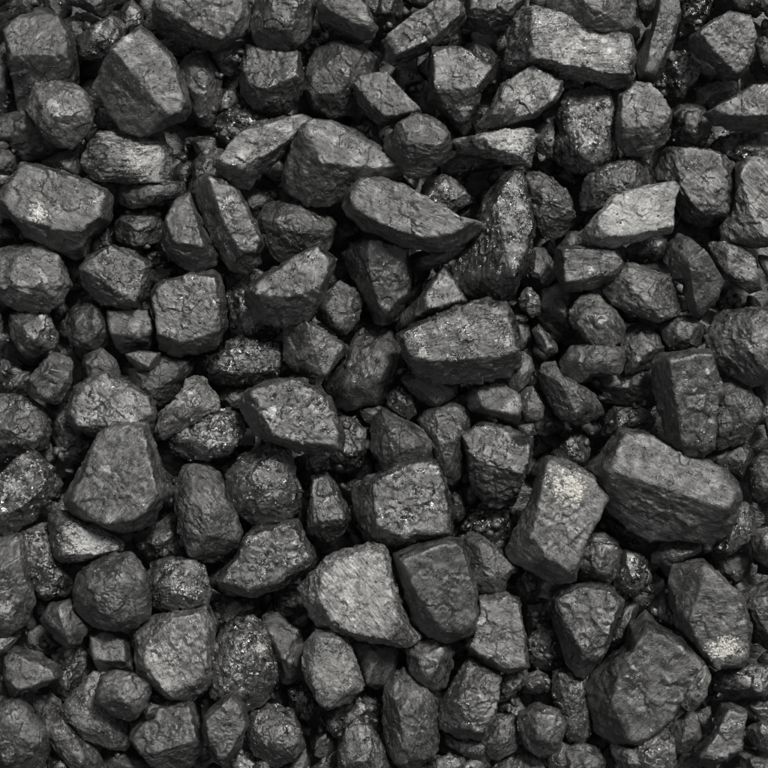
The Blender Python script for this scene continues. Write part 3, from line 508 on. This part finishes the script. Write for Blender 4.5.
e4|2|1.1|.5|0|small lump|680,610 740,578 830,600 830,710 740,702 688,660||
e4|1|.85|.4|0|lump|640,500 768,465 830,480 830,610 740,595 690,565||
e4|2|.9|.7|.9@8|layered lump|535,400 600,370 700,348 830,355 830,475 720,477 620,487 555,455||||dark layered lump at the right edge
e4|1|.9|.5|0|lump|655,680 740,700 830,720 830,840 700,840 655,770||
e4|1|.95|.5|0|lump|395,720 480,705 510,760 480,840 400,840||
e3|2|1.05|.7|.4@85|narrow lump|670,450 680,385 720,355 768,365 805,410 822,500 832,640 790,682 740,672 700,560||||
e4|2|.9|.3|0|lump|-70,700 20,668 80,680 117,740 110,840 -70,840||
e4|1|.75|.4|0|lump|200,110 260,110 225,200 210,290 150,320 125,260||
e3|3|1.15|.5|0|kite-shaped lump|78,300 110,258 200,248 270,268 287,360 250,430 215,482 150,432 103,370||||kite-shaped rounded lump
e3|3|1.05|.45|.5@-60|oval boulder|-12,600 0,440 50,378 90,375 170,430 212,510 220,620 212,700 150,777 60,765 10,700||||long oval boulder with fine diagonal grooves
e2|2|.95|.3|.2@60|block|635,262 700,253 830,270 827,330 790,432 740,452 690,432 655,340|645,262 700,256 740,300 700,420||
e3|3|1.15|.6|0|faceted boulder|218,560 230,500 290,400 340,330 400,370 462,388 452,500 442,560 402,632 380,652 300,642 228,612|290,470 400,380 460,395 445,550 390,622 330,590||two-sided boulder
e3|2|1|.6|0|lump|228,610 300,632 390,630 440,700 430,770 360,745 290,702 238,662||
e3|2|1.25|.7|0|small lump|455,400 520,378 578,368 578,420 540,462 470,502 445,480||
e3|2|1.2|.6|.5@35|angular lump|375,640 400,600 440,550 520,555 543,640 525,700 440,735 400,700||
e3|3|1.1|.5|0|blocky lump|538,540 620,508 700,540 728,590 705,660 672,712 620,722 560,672 543,610|600,540 700,542 725,590 695,660 640,650 605,630||cube-like lump with a light right face
e3|2|1.1|.4|0|small lump|655,720 710,668 742,680 757,730 720,778 655,772||
e3|1|1.05|.5|0|lump|380,740 440,730 540,680 630,715 670,768 640,840 400,840||
e3|1|.95|.4|0|round lump|553,400 620,373 662,400 657,450 600,482 553,472||
e3|1|.85|.6|0|lump|565,250 640,190 690,215 718,330 700,372 620,377 572,350||
e3|2|1.15|.5|0|round lump|178,768 200,730 260,713 322,730 328,840 178,840||
e3|1|.7|.5|0|lump|435,515 540,485 570,540 545,580 450,570||
e3|2|1|.3|0|lump|-70,690 10,685 50,768 40,840 -40,840||
e3|0|.6|.3|0|lump|545,105 660,105 680,200 580,245||
e2|3|1.15|.85|.2@-60|mottled boulder|78,490 70,350 90,270 130,200 210,173 250,148 280,158 322,280 343,420 320,500 240,552 210,520 160,475 110,505||275,280,20,.8|mottled boulder with bright flecks
e2|2|1|.35|0|tapered block|275,150 340,148 390,193 432,220 453,290 447,420 380,442 350,425 330,310 290,210|||
e2|4|1.6|.4|0|prism|443,350 460,260 500,213 560,218 620,250 650,330 690,440 620,502 540,540 510,500 490,460 458,420|480,370 500,222 605,240 628,440 545,532 500,500|560,350,90,.4|pale six-sided prism
e2|1|.75|1|0|glossy lump|378,450 430,428 470,458 492,520 482,582 440,582 400,545||
e2|2|1.05|.6|0|angular boulder|210,640 225,560 330,493 400,540 432,600 452,680 400,742 330,770 280,742 235,690|||
e2|4|1|.35|0|diamond-shaped lump|38,600 50,550 150,470 172,458 217,540 222,600 190,692 130,757 90,737 50,660|60,560 165,463 215,540 215,600 130,745 100,700||smooth diamond-shaped lump
e2|1|1.2|.8|0|bright fragment|155,750 185,685 240,705 310,760 320,840 150,840||230,740,24,.6|
e2|1|.85|.3|0|lump|330,790 400,735 455,680 470,740 470,840 330,840||
e2|1|.9|.7|0|knobbly lump|543,610 550,550 600,515 680,458 745,500 760,570 745,640 660,640 590,660||570,580,16,.6|
e2|3|.95|.5|0|rounded lump|583,700 620,600 660,568 720,600 765,690 790,768 780,840 580,840||||
e2|0|.6|.3|0|lump|465,620 550,600 590,700 560,750 485,725||
e1|3|1.1|.4|.2@20|block|518,650 540,600 570,570 640,510 700,492 768,500 790,560 812,640 812,700 760,765 640,780 570,712|525,645 640,515 768,505 805,640 690,670 580,710||
e1|4|1.1|.3|0|pebble|573,540 600,503 637,518 622,560 585,572||||tiny pebble
e2|1|.9|.3|0|small lump|25,490 85,475 90,525 40,575||
e2|1|.8|.3|0|small lump|475,768 540,728 595,768 595,840 475,840||
e2|0|.6|.5|0|lump|320,50 420,25 470,140 400,200 330,155||
e1|3|1|.35|0|angular lump|153,180 200,110 280,93 305,150 353,210 325,270 260,287 200,245|||
e1|2|1.05|.4|0|block|352,300 360,225 430,208 510,240 535,340 545,390 450,385 400,382|365,240 430,212 505,250 520,330 380,320||
e1|3|1.15|.45|0|wedge|17,400 30,308 60,283 150,308 232,358 242,400 150,452 90,462 60,482 28,450|30,390 35,320 60,300 225,370 238,400 90,440||small blunt wedge near the left edge
e1|1|1|.8|.3@30|crumbly lump|205,320 250,285 340,255 365,320 380,380 330,430 290,490 220,490 195,440 240,400||280,310,16,.6|
e1|2|1.35|.5|.1@-40|curved boulder|238,540 290,470 330,420 380,378 430,385 430,470 460,560 525,600 525,660 500,702 400,682 300,622 248,582||330,570,40,.3|
e1|4|1.05|.4|.2@40|disc-shaped lump|378,460 400,400 450,376 540,388 590,438 607,470 582,530 520,587 450,562 400,512||||flat disc on top of a larger lump
e1|2|1.05|.4|.3@-50|long sloping slab|85,455 140,468 200,458 240,495 245,560 300,625 380,685 432,780 425,840 340,840 200,670 150,570||125,485,14,.6|long slab sloping to the bottom edge
e1|3|.95|.4|.3@85|big boulder|-70,520 0,503 80,483 110,518 140,560 192,620 197,700 150,795 -70,800||||big boulder in the bottom left corner
e1|1|.9|.3|0|lump|195,680 280,670 340,740 360,840 195,840||
e1|1|.9|.3|0|lump|385,690 500,695 575,728 615,780 605,840 455,840||
e1|1|.8|.3|0|small lump|-70,400 10,398 25,450 45,495 -70,505||
e1|0|.6|.4|0|lump|80,230 160,195 220,250 260,300 150,320 55,285||
e1|1|.8|.4|0|small lump|135,90 205,90 200,140 150,160||
'''
def pts_of(s, ox, oy):
    return [(ox + float(a.split(',')[0]) / 4, oy + float(a.split(',')[1]) / 4) for a in s.split()]
L0 = []
for line in DATA.strip().splitlines():
    f = [x.strip() for x in line.split('|')]
    oy = {'a': 0, 'b': 144, 'c': 288, 'd': 432, 'e': 576}[f[0][0]]; ox = 192 * (int(f[0][1]) - 1)
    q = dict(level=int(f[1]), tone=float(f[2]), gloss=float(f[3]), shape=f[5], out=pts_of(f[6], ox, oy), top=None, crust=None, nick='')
    la = f[4].split('@'); q['layer'] = float(la[0]); q['ang'] = math.radians(float(la[1])) if len(la) > 1 else 0.0
    if f[7]: q['top'] = pts_of(f[7], ox, oy)
    for x in f[8:]:
        if not x: continue
        if x[0].isdigit() and ',' in x:
            a, b, c, d, *e = map(float, x.split(',')); q['crust'] = (ox + a / 4, oy + b / 4, c / 4, d, e[0] if e else 1.0)  # holds mineral crusts, also glints, sheen and bright faces painted as pale blotches
        else: q['nick'] = x
    o = np.array(q['out']); A = cx = cy = 0.0
    for i in range(len(o)):
        x1, y1 = o[i - 1]; x2, y2 = o[i]; k = x1 * y2 - x2 * y1; A += k; cx += (x1 + x2) * k; cy += (y1 + y2) * k
    q['c'] = (cx / (3 * A), cy / (3 * A)); q['area'] = abs(A) / 2; q['R'] = math.sqrt(q['area'] / math.pi)
    L0.append(q)

# ---- labels: marked-out lumps by their look, the others by look and by the marked-out lump they touch
def place_words(x, y):
    v = 'top' if y < 256 else ('middle' if y < 512 else 'bottom'); h = 'left' if x < 256 else ('centre' if x < 512 else 'right')
    if v == 'middle' and h == 'centre': return 'in the middle of the heap'
    if v == 'middle': return 'on the ' + h + ' side of the heap'
    return 'in the ' + v + ' ' + h + ' of the heap'
marks = [q for q in L0 if q['nick']]
for q in marks:
    lab = q['nick'] + ('' if 'coal' in q['nick'] else ' of coal' if len(q['nick'].split()) < 4 else ', coal')
    if 'edge' not in lab and 'corner' not in lab: lab += ' ' + place_words(*q['c'])
    q['label'] = lab
used = set()
def direction(q, m):
    dx = q['c'][0] - m['c'][0]; dy = m['c'][1] - q['c'][1]
    a = (math.degrees(math.atan2(dy, dx)) + 22.5) % 360
    return ['right of', 'above and right of', 'above', 'above and left of', 'left of', 'below and left of', 'below', 'below and right of'][int(a // 45)]
def look(q):
    el = ''
    R = q['R']; s = 'tiny' if R < 8 else 'small' if R < 14 else 'medium-sized' if R < 24 else 'large'
    t = 'pale grey' if q['tone'] > 1.35 else 'grey' if q['tone'] >= 1.12 else 'dull black' if q['gloss'] < .6 else 'glossy black'
    sh = q['shape'].replace('small ', '').replace('large ', '').replace('bright ', '').replace('shiny ', '')
    h = ' half-hidden' if q['level'] <= 1 and s != 'tiny' else ''
    return f"{s} {t} {sh}"
for q in sorted([q for q in L0 if not q['nick']], key=lambda q: -q['R']):
    best = None
    for m in sorted(marks, key=lambda m: math.dist(m['c'], q['c']) - .8 * m['R']):
        d = direction(q, m)
        lab = f"{look(q)} {d} the {m['nick']}"
        if (d, m['nick']) in used or len(lab.split()) > 16: continue
        used.add((d, m['nick'])); best = lab; break
    q['label'] = best
assert len({q['label'] for q in L0}) == len(L0)

def to_world(px, py, z):
    k = (CAM_Z - z) / DIST
    return ((px - 384) * PX * k, (384 - py) * PX * k)
LEVEL_Z = {0: .018, 1: .040, 2: .064, 3: .086, 4: .112}
r = np.random.RandomState(11)
for i, q in enumerate(L0):
    cx, cy = q['c']; z = LEVEL_Z[q['level']] + r.uniform(-.004, .004) - max(0, (q['R'] - 26)) * .0003
    k = (CAM_Z - z) / DIST
    out = [((x - cx) * k, (cy - y) * k) for x, y in q['out']]
    top = [((x - cx) * k, (cy - y) * k) for x, y in q['top']] if q['top'] else None
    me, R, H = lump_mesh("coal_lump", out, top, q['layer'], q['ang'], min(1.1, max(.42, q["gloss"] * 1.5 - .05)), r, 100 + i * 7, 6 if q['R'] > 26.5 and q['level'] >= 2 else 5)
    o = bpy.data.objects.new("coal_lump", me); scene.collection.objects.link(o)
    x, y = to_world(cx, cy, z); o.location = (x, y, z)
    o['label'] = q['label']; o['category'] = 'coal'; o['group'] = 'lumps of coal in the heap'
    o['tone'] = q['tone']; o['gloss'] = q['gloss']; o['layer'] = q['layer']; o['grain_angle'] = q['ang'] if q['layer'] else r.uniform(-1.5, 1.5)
    if q['crust']:
        a, b, c, d, e = q['crust']; o['crust_sheen_shape'] = (1 / e, e, 0.0)
        o['crust_sheen_at'] = ((a - cx) * k * PX, (cy - b) * k * PX, 0.0); o['crust_sheen_size'] = c * PX; o['crust_sheen_amount'] = d
    else:
        o['crust_sheen_shape'] = (1.0, 1.0, 0.0); o['crust_sheen_at'] = (0.0, 0.0, 0.0); o['crust_sheen_size'] = 1e-4; o['crust_sheen_amount'] = 0.0

# ------------------------------------------------------------------ what lies under and between them
def joined(name, pieces, mat, label, cat):
    V = np.concatenate([p[0] for p in pieces]); Fs = []; n = 0
    for v, f in pieces: Fs.append(f + n); n += len(v)
    F = np.concatenate(Fs)
    me = bpy.data.meshes.new(name)
    me.vertices.add(len(V)); me.vertices.foreach_set("co", V.astype(np.float32).ravel())
    me.loops.add(F.size); me.loops.foreach_set("vertex_index", F.astype(np.int32).ravel())
    me.polygons.add(len(F)); me.polygons.foreach_set("loop_start", (np.arange(len(F)) * 3).astype(np.int32))
    me.polygons.foreach_set("loop_total", np.full(len(F), 3, np.int32)); me.update(calc_edges=True)
    me.polygons.foreach_set("use_smooth", np.ones(len(F), bool)); me.materials.append(mat)
    o = bpy.data.objects.new(name, me); scene.collection.objects.link(o)
    o['kind'] = 'stuff'; o['label'] = label; o['category'] = cat
    return o
def rock(level, R, rn, flat=.8):
    D, F = ICO[level]; P = D * R * np.array((rn.uniform(.8, 1.25), rn.uniform(.75, 1.0), flat))
    for k in range(14 if level < 3 else 16):
        m = rn.normal(size=3); m /= np.linalg.norm(m); pr = P @ m; s = pr.max() * rn.uniform(.5, .86)
        P -= np.maximum(pr - s, 0)[:, None] * m * .95
    P *= (1 + .13 * gnoise(D * 3 + rn.uniform(0, 60, 3)))[:, None]
    a = rn.uniform(0, 6.28); c, s_ = math.cos(a), math.sin(a); t = rn.uniform(-.6, .6)
    P = P @ np.array(((1, 0, 0), (0, math.cos(t), math.sin(t)), (0, -math.sin(t), math.cos(t))))
    return P @ np.array(((c, s_, 0), (-s_, c, 0), (0, 0, 1))), F
rn = np.random.RandomState(5)
pieces = []
step = .036                                   # the buried layer, everywhere under the heap and a little beyond
for gx in range(-20, 21):
    for gy in range(-20, 21):
        x = (gx + rn.uniform(-.4, .4)) * step; y = (gy + rn.uniform(-.4, .4)) * step
        inside = abs(x) < .5 and abs(y) < .5
        z = rn.uniform(-.012, .012) if inside else rn.uniform(.0, .07)
        v, f = rock(3 if inside else 2, rn.uniform(.017, .03), rn); pieces.append((v + (x, y, z), f))
joined("coal_rubble", pieces, RUBBLE, "dark broken coal rubble filling the gaps between and beneath the lumps", "rubble")

# shards wedged in the gaps and crumbs lying on the lumps, dropped from above onto what is there
bpy.context.view_layer.update(); dg = bpy.context.evaluated_depsgraph_get()
shards = []; crumbs = []
def drop(x, y): return scene.ray_cast(dg, Vector((x, y, .5)), Vector((0, 0, -1)))
for k in range(15000):
    x, y = rn.uniform(-.56, .56, 2)
    ok, p, nn, *_ = drop(x, y)
    if not ok: continue
    if p.z < .052 and len(shards) < 520:
        R = rn.uniform(.0035, .0105); v, f = rock(2, R, rn, rn.uniform(.4, .8)); shards.append((v + (x, y, p.z + R * .1), f))
    elif nn.z > .75 and (p.z < .085 and rn.uniform() < .35 or rn.uniform() < .12):
        R = rn.uniform(.0005, .0016) * (1.3 if p.z < .07 else 1); D_, F_ = ICO[1]
        v = D_ * R * rn.uniform(.6, 1.3, (len(D_), 3)); crumbs.append((v + (x, y, p.z + R * .3), F_))
joined("coal_shards", shards, RUBBLE, "small broken coal shards wedged low in the dark gaps", "shards")
joined("coal_crumbs", crumbs, RUBBLE, "tiny coal crumbs scattered over ledges of the lumps", "crumbs")

n = 90; S = 1.7
g = np.linspace(-S / 2, S / 2, n); X, Y = np.meshgrid(g, g); Pq = np.c_[X.ravel(), Y.ravel(), np.zeros(n * n)]
Pq[:, 2] = -.02 + .006 * gnoise(Pq * 30 + 3)
idx = np.arange(n * n).reshape(n, n)
F4 = np.stack([idx[:-1, :-1], idx[:-1, 1:], idx[1:, 1:], idx[1:, :-1]], -1).reshape(-1, 4)
me = bpy.data.meshes.new("ground"); me.from_pydata(Pq.tolist(), [], F4.tolist()); me.materials.append(DUST)
go = bpy.data.objects.new("ground", me); scene.collection.objects.link(go); go['kind'] = 'structure'
go['label'] = 'black coal dust ground beneath the heap'
